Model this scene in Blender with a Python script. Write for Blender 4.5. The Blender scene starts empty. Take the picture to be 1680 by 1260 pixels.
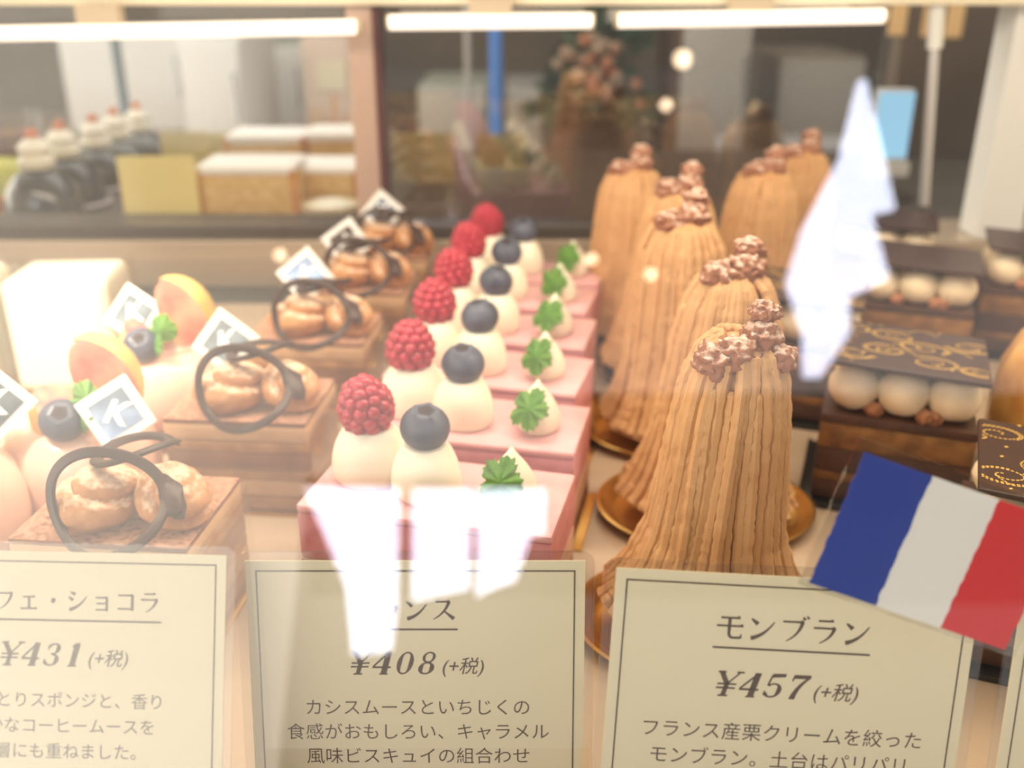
import bpy, bmesh, math, random
from mathutils import Vector, Matrix, noise

SC = bpy.context.scene
COL = SC.collection
PI = math.pi
R = math.radians
rnd = random.Random(7)

# ------------------------------------------------------------------ camera, world, lights, exposure
CAM_H, PITCH, FPX = 0.186, R(23.0), 1600.0
cam = bpy.data.cameras.new('camera')
cam_ob = bpy.data.objects.new('camera', cam)
COL.objects.link(cam_ob)
cam_ob.location = (0, 0, CAM_H)
cam_ob.rotation_euler = (PI / 2 - PITCH, 0, 0)
cam.sensor_width = 36.0
cam.lens = FPX / 1680 * 36.0
cam.clip_start = 0.01
cam.clip_end = 60
cam.dof.use_dof = True
cam.dof.focus_distance = 0.245
cam.dof.aperture_fstop = 9.5
SC.camera = cam_ob

vs = SC.view_settings
vs.view_transform = 'Standard'
vs.look = 'None'
vs.gamma = 1.0
vs.use_curve_mapping = False
vs.exposure = -0.25
SC.cycles.transparent_max_bounces = 24
SC.cycles.max_bounces = 10

world = bpy.data.worlds.new('street_daylight')
SC.world = world
world.use_nodes = True
wn = world.node_tree.nodes
wl = world.node_tree.links
wbg = wn['Background']
wtc = wn.new('ShaderNodeTexCoord')
wsep = wn.new('ShaderNodeSeparateXYZ')
wl.new(wtc.outputs['Generated'], wsep.inputs[0])
wramp = wn.new('ShaderNodeValToRGB')
wmap = wn.new('ShaderNodeMapRange')
wmap.inputs[1].default_value = -0.7
wmap.inputs[2].default_value = 0.7
wl.new(wsep.outputs[0], wmap.inputs[0])
wl.new(wmap.outputs[0], wramp.inputs[0])
wramp.color_ramp.elements[0].position = 0.06
wramp.color_ramp.elements[0].color = (1.0, 0.92, 0.78, 1)
wramp.color_ramp.elements[1].color = (0.25, 0.24, 0.23, 1)
we = wramp.color_ramp.elements.new(0.34)
we.color = (0.62, 0.56, 0.48, 1)
we = wramp.color_ramp.elements.new(0.5)
we.color = (0.27, 0.258, 0.24, 1)
wel = wn.new('ShaderNodeMapRange')
wel.inputs[1].default_value = 0.44
wel.inputs[2].default_value = 0.58
wel.inputs[3].default_value = 1.0
wel.inputs[4].default_value = 0.24
wl.new(wsep.outputs[2], wel.inputs[0])
wmul = wn.new('ShaderNodeVectorMath')
wmul.operation = 'SCALE'
wl.new(wramp.outputs[0], wmul.inputs[0])
wl.new(wel.outputs[0], wmul.inputs['Scale'])
wl.new(wmul.outputs[0], wbg.inputs['Color'])
wbg.inputs['Strength'].default_value = 4.2


def area(name, loc, rot, sx, sy, power, color):
    d = bpy.data.lights.new(name, 'AREA')
    d.shape = 'RECTANGLE'
    d.size, d.size_y, d.energy, d.color = sx, sy, power, color
    o = bpy.data.objects.new(name, d)
    COL.objects.link(o)
    o.location, o.rotation_euler = loc, rot
    return o


area('case_lamp', (0.0, 0.30, 0.325), (R(8), 0, 0), 0.80, 0.10, 2.9, (1.0, 0.86, 0.66))
area('rear_fill', (-0.1, 0.98, 0.60), (R(-6), 0, 0), 1.4, 0.5, 6.0, (1.0, 0.93, 0.82))  # unseen fill light added to brighten the rear shelf
sp = bpy.data.lights.new('left_glare_spot', 'SPOT')  # added spot for the glare on the left cakes, no fitting of the case
sp.energy, sp.color, sp.spot_size, sp.spot_blend, sp.shadow_soft_size = 9.0, (1.0, 0.88, 0.72), R(42), 1.0, 0.02
spo = bpy.data.objects.new('left_glare_spot', sp)
COL.objects.link(spo)
spo.location = (-0.24, 0.22, 0.32)
spo.rotation_euler = (Vector((-0.20, 0.37, 0.04)) - Vector(spo.location)).to_track_quat('-Z', 'Y').to_euler()


def at(u, v, y):
    """The point at depth y that the photograph's pixel (u, v) looks at."""
    a = (u - 840) / FPX
    b = -(v - 630) / FPX
    d = (a, math.cos(PITCH) + b * math.sin(PITCH), -math.sin(PITCH) + b * math.cos(PITCH))
    t = y / d[1]
    return Vector((d[0] * t, y, CAM_H + d[2] * t))


# ------------------------------------------------------------------ materials
def lin(c):
    out = []
    for v in c:
        v = v / 255.0
        out.append(v / 12.92 if v <= 0.04045 else ((v + 0.055) / 1.055) ** 2.4)
    return (*out, 1.0)


def mat(name, rgb, rough=0.5, rgb2=None, scale=60, metal=0.0, sss=0.0, bump=0.0, bscale=300, spec=0.5, coat=0.0,
        emit=None, lo=0.35, hi=0.65, stretch=(1, 1, 1), detail=4, trans=0.0):
    m = bpy.data.materials.new(name)
    m.use_nodes = True
    nt = m.node_tree
    b = nt.nodes['Principled BSDF']
    b.inputs['Base Color'].default_value = lin(rgb)
    b.inputs['Roughness'].default_value = rough
    b.inputs['Metallic'].default_value = metal
    b.inputs['Specular IOR Level'].default_value = spec
    b.inputs['Coat Weight'].default_value = coat
    b.inputs['Coat Roughness'].default_value = 0.08
    if trans:
        b.inputs['Transmission Weight'].default_value = trans
    if sss:
        b.inputs['Subsurface Weight'].default_value = sss
        b.inputs['Subsurface Radius'].default_value = (0.006, 0.003, 0.002)
        b.inputs['Subsurface Scale'].default_value = 1.0
    if emit:
        b.inputs['Emission Color'].default_value = lin(emit[0])
        b.inputs['Emission Strength'].default_value = emit[1]
    tc = nt.nodes.new('ShaderNodeTexCoord')
    mp = nt.nodes.new('ShaderNodeMapping')
    mp.inputs['Scale'].default_value = stretch
    nt.links.new(tc.outputs['Object'], mp.inputs[0])
    if rgb2:
        n = nt.nodes.new('ShaderNodeTexNoise')
        n.inputs['Scale'].default_value = scale
        n.inputs['Detail'].default_value = detail
        r = nt.nodes.new('ShaderNodeValToRGB')
        r.color_ramp.elements[0].position = lo
        r.color_ramp.elements[1].position = hi
        r.color_ramp.elements[0].color = lin(rgb)
        r.color_ramp.elements[1].color = lin(rgb2)
        nt.links.new(mp.outputs[0], n.inputs['Vector'])
        nt.links.new(n.outputs['Fac'], r.inputs[0])
        nt.links.new(r.outputs[0], b.inputs['Base Color'])
    if bump:
        n2 = nt.nodes.new('ShaderNodeTexNoise')
        n2.inputs['Scale'].default_value = bscale
        n2.inputs['Detail'].default_value = 4
        bp = nt.nodes.new('ShaderNodeBump')
        bp.inputs['Strength'].default_value = bump
        bp.inputs['Distance'].default_value = 0.0015
        nt.links.new(mp.outputs[0], n2.inputs['Vector'])
        nt.links.new(n2.outputs['Fac'], bp.inputs['Height'])
        nt.links.new(bp.outputs[0], b.inputs['Normal'])
    return m


def glass(name, f0, tint=(1, 1, 1), grad=1.0):
    """Thin architectural glass: see-through with a mirror share that grows at grazing angles."""
    m = bpy.data.materials.new(name)
    m.use_nodes = True
    nt = m.node_tree
    nt.nodes.clear()
    out = nt.nodes.new('ShaderNodeOutputMaterial')
    mix = nt.nodes.new('ShaderNodeMixShader')
    tr = nt.nodes.new('ShaderNodeBsdfTransparent')
    tr.inputs[0].default_value = (*tint, 1)
    gl = nt.nodes.new('ShaderNodeBsdfGlossy')
    gl.inputs['Roughness'].default_value = 0.0
    gl.inputs['Color'].default_value = (1, 1, 1, 1)
    geo = nt.nodes.new('ShaderNodeNewGeometry')
    dot = nt.nodes.new('ShaderNodeVectorMath')
    dot.operation = 'DOT_PRODUCT'
    nt.links.new(geo.outputs['Incoming'], dot.inputs[0])
    nt.links.new(geo.outputs['Normal'], dot.inputs[1])

    def mth(op, a, b=None):
        n = nt.nodes.new('ShaderNodeMath')
        n.operation = op
        for i, x in enumerate((a, b)):
            if x is None:
                continue
            if isinstance(x, (int, float)):
                n.inputs[i].default_value = x
            else:
                nt.links.new(x, n.inputs[i])
        return n.outputs[0]
    c = mth('ABSOLUTE', dot.outputs['Value'])
    k = mth('POWER', mth('SUBTRACT', 1.0, c), 5.0)
    f = mth('ADD', mth('MULTIPLY', k, (1 - f0) * grad), f0)
    nt.links.new(f, mix.inputs[0])
    nt.links.new(tr.outputs[0], mix.inputs[1])
    nt.links.new(gl.outputs[0], mix.inputs[2])
    nt.links.new(mix.outputs[0], out.inputs[0])
    return m


def sugar_mat(name, rgb, rgb2, sugar, amount=0.55, scale=500, rough=0.8, bump=0.5):
    """A baked surface with sugar or cocoa dusted on the faces that look upwards."""
    m = mat(name, rgb, rough, rgb2, 140, bump=bump, bscale=450)
    nt = m.node_tree
    b = nt.nodes['Principled BSDF']
    src = b.inputs['Base Color'].links[0].from_socket
    geo = nt.nodes.new('ShaderNodeNewGeometry')
    sep = nt.nodes.new('ShaderNodeSeparateXYZ')
    nt.links.new(geo.outputs['Normal'], sep.inputs[0])
    tc = nt.nodes.new('ShaderNodeTexCoord')
    n = nt.nodes.new('ShaderNodeTexNoise')
    n.inputs['Scale'].default_value = scale
    nt.links.new(tc.outputs['Object'], n.inputs['Vector'])
    a = nt.nodes.new('ShaderNodeMath')
    a.operation = 'MULTIPLY_ADD'
    nt.links.new(sep.outputs[2], a.inputs[0])
    a.inputs[1].default_value = 0.45
    nt.links.new(n.outputs['Fac'], a.inputs[2])
    mr = nt.nodes.new('ShaderNodeMapRange')
    mr.inputs[1].default_value = 1.05 - amount
    mr.inputs[2].default_value = 1.30 - amount
    nt.links.new(a.outputs[0], mr.inputs[0])
    mx = nt.nodes.new('ShaderNodeMix')
    mx.data_type = 'RGBA'
    nt.links.new(mr.outputs[0], mx.inputs['Factor'])
    nt.links.new(src, mx.inputs['A'])
    mx.inputs['B'].default_value = lin(sugar)
    nt.links.new(mx.outputs['Result'], b.inputs['Base Color'])
    return m


M = dict(
    floor=mat('tray_enamel', (186, 166, 144), 0.22, (176, 154, 132), 9),
    sill=mat('brushed_sill', (204, 186, 162), 0.34, (190, 172, 150), 30, metal=0.5, stretch=(0.1, 1, 8)),
    rail=mat('dark_rail', (84, 74, 66), 0.4, metal=0.3),
    slate=mat('dark_gap', (62, 66, 68), 0.35),
    cream_paint=mat('cream_paint', (236, 226, 200), 0.4),
    mullion=mat('pink_bronze', (190, 164, 148), 0.4, metal=0.4),
    gasket=mat('red_gasket', (92, 40, 40), 0.5),
    tube=mat('lamp_tube', (255, 244, 226), 0.5, emit=((255, 240, 222), 1.6)),
    tube_cap=mat('tube_cap', (206, 190, 164), 0.5),
    white_panel=mat('white_panel', (222, 222, 218), 0.5),
    chrome=mat('steel_rod', (214, 214, 216), 0.25, metal=0.6),
    black=mat('black_board', (34, 32, 32), 0.35),
    gold=mat('gold_card', (214, 168, 92), 0.25, metal=0.85),
    marron=mat('chestnut_cream', (210, 164, 116), 0.62, (198, 150, 102), 60, sss=0.12, bump=0.22, bscale=900),
    nut=sugar_mat('candied_chestnut', (146, 96, 72), (170, 116, 88), (214, 190, 174), 0.32, 520, 0.85, 0.9),
    tartlet=mat('pie_base', (214, 150, 70), 0.6, (186, 120, 54), 120),
    whip=mat('whipped_cream', (248, 243, 226), 0.5, (244, 236, 212), 40, sss=0.25),
    whip_warm=mat('custard_cream', (240, 222, 190), 0.5, (232, 210, 174), 60, sss=0.2),
    pink=mat('cassis_mousse', (226, 160, 164), 0.5, (214, 140, 148), 160, sss=0.15, bump=0.15, bscale=600),
    pink_top=mat('cassis_glaze', (232, 182, 184), 0.3, (226, 168, 172), 120, sss=0.15, coat=0.2),
    pale=mat('caramel_mousse', (226, 190, 168), 0.6, (214, 172, 148), 160, bump=0.2),
    biscuit=mat('biscuit', (124, 78, 56), 0.8, (152, 100, 70), 200, bump=0.5),
    rasp=mat('raspberry', (190, 38, 66), 0.28, (168, 24, 52), 200, sss=0.25, coat=0.4),
    blue=mat('blueberry_skin', (64, 68, 84), 0.5, (92, 98, 116), 90, coat=0.15),
    blue_crown=mat('blueberry_crown', (52, 40, 44), 0.7),
    leaf=mat('herb_leaf', (92, 146, 50), 0.45, (64, 116, 34), 160, sss=0.1, bump=0.4, bscale=500),
    sponge=mat('coffee_sponge', (196, 146, 92), 0.8, (172, 120, 70), 170, bump=0.5),
    mousse=mat('coffee_mousse', (222, 184, 142), 0.55, (210, 168, 124), 90, sss=0.1),
    mocha=mat('mocha_layer', (164, 108, 74), 0.5, (142, 90, 60), 90),
    cocoa=sugar_mat('cocoa_dusted', (150, 96, 70), (130, 78, 54), (192, 146, 118), 0.30, 600, 0.8, 0.3),
    puff=sugar_mat('baked_puff', (204, 148, 96), (180, 120, 72), (236, 206, 180), 0.30, 380, 0.7, 0.4),
    choc=mat('dark_chocolate', (62, 36, 28), 0.42),
    choc_d=mat('opera_chocolate', (70, 44, 34), 0.5, (88, 56, 40), 130),
    caramel=mat('caramel_sponge', (150, 104, 52), 0.7, (112, 72, 38), 130, bump=0.4),
    print_gold=mat('gold_print', (236, 190, 98), 0.5),
    nougat=sugar_mat('almond', (190, 130, 90), (160, 104, 68), (220, 180, 150), 0.2),
    peach=mat('peach_mousse', (240, 204, 184), 0.28, (234, 190, 170), 25, sss=0.3, coat=0.25),
    fig_skin=mat('fruit_skin', (240, 212, 130), 0.45, (226, 186, 104), 110, sss=0.2),
    fig_flesh=mat('fruit_flesh', (230, 104, 98), 0.4, (246, 190, 156), 70, sss=0.2, coat=0.3),
    pick=mat('white_pick', (244, 242, 236), 0.35),
    pick_in=mat('foil_pane', (150, 160, 164), 0.16, (112, 120, 124), 120, metal=0.7),
    letter=mat('white_letter', (250, 250, 248), 0.4),
    letter_d=mat('brown_letter', (74, 58, 50), 0.4),
    icing=mat('white_icing', (250, 244, 226), 0.35, sss=0.2, coat=0.2),
    genoise=mat('genoise', (232, 200, 140), 0.8, (214, 176, 112), 150, bump=0.4),
    crust=mat('baked_crust', (220, 160, 96), 0.7, (196, 132, 72), 100),
    sugar=mat('powder_sugar', (252, 250, 246), 0.9, bump=0.2),
    glaze=mat('black_glaze', (40, 36, 36), 0.12, coat=0.8),
    film=glass('clear_film', 0.03, (0.97, 0.97, 0.96)),
    film_cap=glass('clear_cup', 0.06, (0.9, 0.9, 0.9)),
    laminate=glass('laminate_film', 0.045, (0.93, 0.93, 0.92)),
    paper=mat('cream_paper', (216, 206, 176), 0.55),
    ink=mat('brown_ink', (78, 58, 44), 0.6),
    flag_b=mat('flag_blue', (22, 52, 140), 0.5),
    flag_w=mat('flag_white', (216, 214, 210), 0.5),
    flag_r=mat('flag_red', (196, 42, 46), 0.5),
    yellow=mat('yellow_card', (238, 222, 150), 0.5),
    lilac=mat('lilac_band', (206, 196, 202), 0.4),
    mandarin=mat('mandarin', (222, 120, 52), 0.4),
)
M['front_glass'] = glass('front_glass', 0.055)
M['rear_clear'] = glass('rear_clear', 0.03, (0.95, 0.95, 0.95))
M['rear_mirror'] = glass('rear_half_mirror', 0.16, (0.80, 0.78, 0.76))


# ------------------------------------------------------------------ helpers: geometry is (verts, faces, material indices)
class G:
    def __init__(self):
        self.v, self.f, self.m = [], [], []

    def add(self, v, f, mi=0, tf=None):
        n = len(self.v)
        self.v += [tuple(tf @ Vector(p)) for p in v] if tf is not None else [tuple(p) for p in v]
        self.f += [tuple(i + n for i in q) for q in f]
        self.m += [mi] * len(f)
        return self

    def box(self, x0, x1, y0, y1, z0, z1, bev=0.0, seg=2, mi=0, tf=None):
        bm = bmesh.new()
        bmesh.ops.create_cube(bm, size=1)
        for v in bm.verts:
            v.co = Vector(((x0 + x1) / 2 + v.co.x * (x1 - x0), (y0 + y1) / 2 + v.co.y * (y1 - y0), (z0 + z1) / 2 + v.co.z * (z1 - z0)))
        if bev:
            bmesh.ops.bevel(bm, geom=bm.edges[:], offset=bev, segments=seg, affect='EDGES', profile=0.6)
        self.bm(bm, mi, tf)
        return self

    def bm(self, bm, mi=0, tf=None):
        bm.verts.index_update()
        self.add([v.co.copy() for v in bm.verts], [[v.index for v in f.verts] for f in bm.faces], mi, tf)
        bm.free()
        return self

    def lathe(self, prof, seg=32, mi=0, tf=None, wob=None):
        v, f = [], []
        rings = []
        for k, (r, z) in enumerate(prof):
            if r < 1e-7:
                rings.append([len(v)])
                v.append((0, 0, z))
            else:
                ring = []
                for i in range(seg):
                    a = 2 * PI * i / seg
                    rr = r * (1 + (wob(a, z) if wob else 0))
                    ring.append(len(v))
                    v.append((rr * math.cos(a), rr * math.sin(a), z))
                rings.append(ring)
        for a, b in zip(rings, rings[1:]):
            if len(a) == 1 and len(b) == 1:
                continue
            for i in range(seg):
                j = (i + 1) % seg
                if len(a) == 1:
                    f.append((a[0], b[j], b[i]))
                elif len(b) == 1:
                    f.append((a[i], a[j], b[0]))
                else:
                    f.append((a[i], a[j], b[j], b[i]))
        return self.add(v, f, mi, tf)

    def tube(self, path, rad, seg=8, mi=0, tf=None, closed=False, flat=1.0, up=None):
        path = [Vector(p) for p in path]
        n = len(path)
        rad = rad if hasattr(rad, '__len__') else [rad] * n
        v, f = [], []
        prev = None
        for k in range(n):
            a = path[(k - 1) % n] if closed or k > 0 else path[0]
            b = path[(k + 1) % n] if closed or k < n - 1 else path[-1]
            t = (b - a).normalized()
            ref = Vector(up) if up is not None else (prev if prev is not None else (Vector((0, 0, 1)) if abs(t.z) < 0.9 else Vector((1, 0, 0))))
            nx = (ref - t * ref.dot(t))
            nx = nx.normalized() if nx.length > 1e-6 else t.orthogonal().normalized()
            ny = t.cross(nx)
            prev = nx
            for i in range(seg):
                w = 2 * PI * i / seg
                v.append(path[k] + nx * (math.cos(w) * rad[k]) + ny * (math.sin(w) * rad[k] * flat))
        for k in range(n if closed else n - 1):
            k2 = (k + 1) % n
            for i in range(seg):
                j = (i + 1) % seg
                f.append((k * seg + i, k * seg + j, k2 * seg + j, k2 * seg + i))
        if not closed:
            f.append(tuple(range(seg))[::-1])
            f.append(tuple((n - 1) * seg + i for i in range(seg)))
        return self.add(v, f, mi, tf)

    def blob(self, r, sub=3, amp=0.0, freq=1.0, seed=0, sc=(1, 1, 1), mi=0, tf=None, fn=None):
        bm = bmesh.new()
        bmesh.ops.create_icosphere(bm, subdivisions=sub, radius=1.0)
        off = Vector((seed * 3.7, seed * 1.3, seed * 7.1))
        for v in bm.verts:
            d = v.co.normalized()
            k = 1.0 + (amp * noise.fractal(d * freq + off, 1.0, 2.0, 3) if amp else 0)
            if fn:
                k *= fn(d)
            v.co = Vector((d.x * sc[0], d.y * sc[1], d.z * sc[2])) * (r * k)
        return self.bm(bm, mi, tf)

    def prism(self, poly, t, mi=0, tf=None):
        """A flat outline in x, y given the thickness t in z."""
        n = len(poly)
        v = [(x, y, 0) for x, y in poly] + [(x, y, t) for x, y in poly]
        f = [tuple(range(n))[::-1], tuple(range(n, 2 * n))]
        f += [(i, (i + 1) % n, n + (i + 1) % n, n + i) for i in range(n)]
        return self.add(v, f, mi, tf)

    def build(self, name, mats, parent=None, smooth=True, loc=None, rot=None, angle=40):
        me = bpy.data.meshes.new(name)
        me.from_pydata(self.v, [], self.f)
        mats = mats if isinstance(mats, (list, tuple)) else [mats]
        for m in mats:
            me.materials.append(m)
        me.polygons.foreach_set('material_index', self.m)
        bm = bmesh.new()
        bm.from_mesh(me)
        bmesh.ops.recalc_face_normals(bm, faces=bm.faces[:])
        if smooth:
            for fc in bm.faces:
                fc.smooth = True
            for e in bm.edges:
                if len(e.link_faces) == 2 and e.calc_face_angle(0) > R(angle):
                    e.smooth = False
        bm.to_mesh(me)
        bm.free()
        o = bpy.data.objects.new(name, me)
        COL.objects.link(o)
        if parent:
            o.parent = parent
        if loc:
            o.location = loc
        if rot:
            o.rotation_euler = rot
        return o


def tag(o, label=None, cat=None, group=None, kind=None):
    if label:
        o['label'] = label
    if cat:
        o['category'] = cat
    if group:
        o['group'] = group
    if kind:
        o['kind'] = kind
    return o


def empty(name, loc=(0, 0, 0), rz=0.0, label=None, cat=None, group=None, rot=None):
    o = bpy.data.objects.new(name, None)
    o.empty_display_size = 0.01
    COL.objects.link(o)
    o.location = loc
    o.rotation_euler = rot if rot else (0, 0, rz)
    return tag(o, label, cat, group)


def copy_tree(o, parent=None, skip=()):
    c = o.copy()
    COL.objects.link(c)
    if parent:
        c.parent = parent
    for ch in o.children:
        if ch.name.split('.')[0] not in skip:
            copy_tree(ch, c, skip)
    return c


def T(x=0, y=0, z=0, rx=0, ry=0, rz=0, s=1.0):
    return Matrix.Translation((x, y, z)) @ Matrix.Rotation(rz, 4, 'Z') @ Matrix.Rotation(ry, 4, 'Y') @ Matrix.Rotation(rx, 4, 'X') @ Matrix.Scale(s, 4)


def structure(g, name, m, label=None, smooth=False):
    return tag(g.build(name, m, smooth=smooth), label, None, None, 'structure')


# ------------------------------------------------------------------ the setting
structure(G().box(-0.62, 0.62, 0.12, 0.565, -0.02, 0.0, 0.002), 'floor', M['floor'])
structure(G().box(-0.62, 0.62, 0.5652, 0.599, -0.02, 0.0), 'trim_1', M['slate'])
structure(G().box(-0.62, 0.62, 0.6, 0.66, -0.02, 0.029, 0.001), 'trim_2', M['sill'])
structure(G().box(-0.62, 0.222, 0.604, 0.64, 0.0292, 0.0375, 0.001), 'trim_3', M['rail'])
structure(G().box(-0.62, 0.62, 0.592, 0.64, 0.1675, 0.215, 0.002), 'trim_4', M['cream_paint'])
mull = structure(G().box(-0.0955, -0.0805, 0.598, 0.632, 0.0377, 0.1673, 0.001), 'trim_5', M['mullion'])
structure(G().box(-0.0803, -0.0778, 0.600, 0.630, 0.0377, 0.1673), 'trim_6', M['gasket'])
structure(G().box(-0.62, -0.0958, 0.613, 0.617, 0.0377, 0.1673), 'window_2', M['rear_clear'])
structure(G().box(-0.0775, 0.222, 0.613, 0.617, 0.0377, 0.1673), 'window_3', M['rear_mirror'])
structure(G().box(0.2935, 0.3215, 0.604, 0.63, 0.0294, 0.1673, 0.001), 'trim_7', M['white_panel'])
structure(G().box(-0.66, -0.63, 0.1, 0.66, -0.02, 0.36), 'wall_left', M['cream_paint'])
structure(G().box(0.63, 0.66, 0.1, 0.66, -0.02, 0.36), 'wall_right', M['cream_paint'])
structure(G().box(-0.66, 0.66, 0.15, 0.66, 0.361, 0.38), 'ceiling', M['cream_paint'])

# the leaning front glass
ga = R(25)
g = G().box(-0.66, 0.66, -0.002, 0.002, -0.22, 0.20)
fg = structure(g, 'window_1', M['front_glass'])
fg.location = (0, 0.10, 0.186)
fg.rotation_euler = (-ga, 0, 0)


# ------------------------------------------------------------------ montblanc cakes
def montblanc(seed, height=0.094, slim=1.0):
    r0 = random.Random(seed)
    g = G()
    k = height / 0.094
    prof = [(0.0, 0.0905), (0.006, 0.0900), (0.0112, 0.0865), (0.0146, 0.079), (0.0166, 0.068), (0.0178, 0.055), (0.0191, 0.042),
            (0.0209, 0.030), (0.0238, 0.018), (0.0274, 0.009), (0.0312, 0.0035)]

    def rz(t):
        x = t * (len(prof) - 1)
        i = min(int(x), len(prof) - 2)
        fr = x - i
        if slim != 1.0:
            r_, z_ = (prof[i][q] * (1 - fr) + prof[i + 1][q] * fr for q in (0, 1))
            return r_ * (slim + (1.04 - slim) * max(0.0, 1 - z_ / 0.03)), z_
        return tuple(prof[i][q] * (1 - fr) + prof[i + 1][q] * fr for q in (0, 1))
    g.lathe([(max(r * slim - 0.0012, 0), z * k) for r, z in prof] + [(0.0, 0.0035 * k)], 40)
    N = 44
    for i in range(N):
        a0 = 2 * PI * i / N + r0.uniform(-0.05, 0.05)
        tw = r0.uniform(-0.10, 0.04)
        t0 = r0.choice((0.06, 0.08, 0.12, 0.2, 0.3)) if i % 2 else r0.uniform(0.05, 0.12)
        t1 = r0.uniform(0.955, 1.0)
        lift = r0.uniform(-0.0004, 0.0009)
        rr = r0.uniform(0.00145, 0.0018)
        path, rad = [], []
        n = 70
        for q in range(n):
            t = t0 + (t1 - t0) * q / (n - 1)
            r, z = rz(t)
            a = a0 + tw * t * t + 0.02 * math.sin(t * 9 + seed + i)
            ro = r + lift * (1.3 if i % 3 else 0.2) + 0.0004 * math.sin(t * 7 + i * 1.7)
            path.append((ro * math.cos(a), ro * math.sin(a), z * k))
            e = min(1.0, q / 2.0 + 0.45)
            rad.append((rr + 0.0006 * t) * e * (1 + r0.uniform(-0.13, 0.14)))
        g.tube(path, rad, 8)
    return g


def nut_geo(seed, r):
    return G().blob(r * 1.06, 4, 0.34, 2.4, seed, (1.15, 0.95, 0.9), fn=lambda d: 1 + 0.10 * noise.noise(d * 9 + Vector((seed, 0, 0))))


def make_montblanc(seed, loc, label, height=0.094, tilt=(0, 0), slim=1.0, nuts=((-0.0055, -0.004, 0.0900, 0.0054), (0.003, -0.003, 0.0925, 0.0052), (0.0045, 0.001, 0.0985, 0.0042))):
    root = empty('montblanc_cake', loc, 0.0, label, 'cake', 'chestnut cream cakes')
    root.rotation_euler = (tilt[0], tilt[1], 0)
    montblanc(seed, height, slim).build('chestnut_cream', M['marron'], root)
    k = height / 0.094
    for j, (x, y, z, r) in enumerate(nuts):
        nut_geo(seed * 5 + j, r).build('candied_chestnut', M['nut'], root, loc=(x, y, z * k), angle=180)
    return root


def gold_plate(loc, r, label):
    g = G().lathe([(0.0, 0.0004), (r * 0.80, 0.0004), (r * 0.86, 0.0012), (r * 0.97, 0.0048), (r, 0.0046), (r * 0.985, 0.0040), (r * 0.9, 0.0003), (0, 0.0001)], 64)
    o = g.build('gold_plate', M['gold'], loc=loc)
    o.scale = (1.2 if loc[1] < 0.4 else 1.0, 1.0, 1.0)
    return tag(o, label, 'plate', 'gold card plates')


mbs = [((0.0585, 0.247), 0.094, 'ribbed chestnut cream cake nearest the glass, directly behind its price card'),
       ((0.0715, 0.3155), 0.091, 'second chestnut cream cake in line, behind the tall nearest one'),
       ((0.0700, 0.3830), 0.093, 'third chestnut cream cake in the long line, partly hidden'),
       ((0.0745, 0.4480), 0.092, 'fourth chestnut cream cake in the long line, blurred'),
       ((0.0640, 0.5080), 0.090, 'rearmost chestnut cream cake of the long line, beside the rear glass'),
       ((0.1270, 0.5030), 0.090, 'blurred chestnut cream cake standing right of the long line'),
       ((0.1660, 0.5600), 0.090, 'faint chestnut cream cake at the back right, near the rear glass')]
for i, ((x, y), h, lab) in enumerate(mbs):
    big = ((-0.0072, -0.007, 0.0850, 0.0050), (-0.0020, -0.0070, 0.0875, 0.0050), (0.0040, -0.004, 0.0915, 0.0044), (0.0050, -0.002, 0.0975, 0.0034), (0.0092, -0.005, 0.0860, 0.0042))
    if i == 0:
        make_montblanc(11, (x, y, 0.0052), lab, h, (0, R(2.0)), 0.86, big)
    else:
        make_montblanc(11 + i, (x, y, 0.0052), lab, h, (0, R(3 * (i % 2) - 1)))
    gold_plate((x, y, 0.0), 0.0335 if i < 3 else 0.0305, 'oval gold card plate under ' + ('the ' + lab.split(',')[0]))


# ------------------------------------------------------------------ berries, leaves and cream
def dollop_geo(r, h, tip=0.25, seed=0, flat=False):
    s = seed
    prof = [(r * 0.80, 0.0), (r * 0.97, h * 0.08), (r, h * 0.2), (r * 0.95, h * 0.34), (r * 0.80, h * 0.5), (r * 0.58, h * 0.66)]
    if flat:
        prof = [(r * 0.86, 0.0), (r * 0.98, h * 0.08), (r, h * 0.2), (r * 0.985, h * 0.36), (r * 0.92, h * 0.5), (r * 0.80, h * 0.64)]
        prof += [(r * 0.62, h * 0.76), (0, h * 0.79)]
    else:
        prof += [(r * 0.34, h * 0.8), (r * 0.14, h * 0.92), (r * 0.05, h * 0.985), (0, h)]
    return G().lathe([(0, 0)] + prof, 28, wob=lambda a, z: 0.035 * math.sin(2 * a + s + z * 120) + 0.02 * math.sin(3 * a + 2 * s))


def raspberry_geo(seed=0):
    g = G()
    g.blob(0.0068, 2, sc=(1, 1, 1.1))
    r0 = random.Random(seed)
    rows = [(-0.85, 5), (-0.55, 9), (-0.22, 11), (0.12, 11), (0.45, 10), (0.73, 7), (0.93, 4)]
    for z, n in rows:
        rr = math.sqrt(max(0, 1 - z * z))
        for k in range(n):
            a = 2 * PI * (k + 0.5 * (rows.index((z, n)) % 2)) / n
            taper = 1.0 - 0.18 * max(z, 0)
            p = Vector((math.cos(a) * rr * 0.0070 * taper, math.sin(a) * rr * 0.0070 * taper, z * 0.0086))
            g.blob(0.0024 * r0.uniform(0.92, 1.06), 2, tf=Matrix.Translation(p))
    return g


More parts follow.
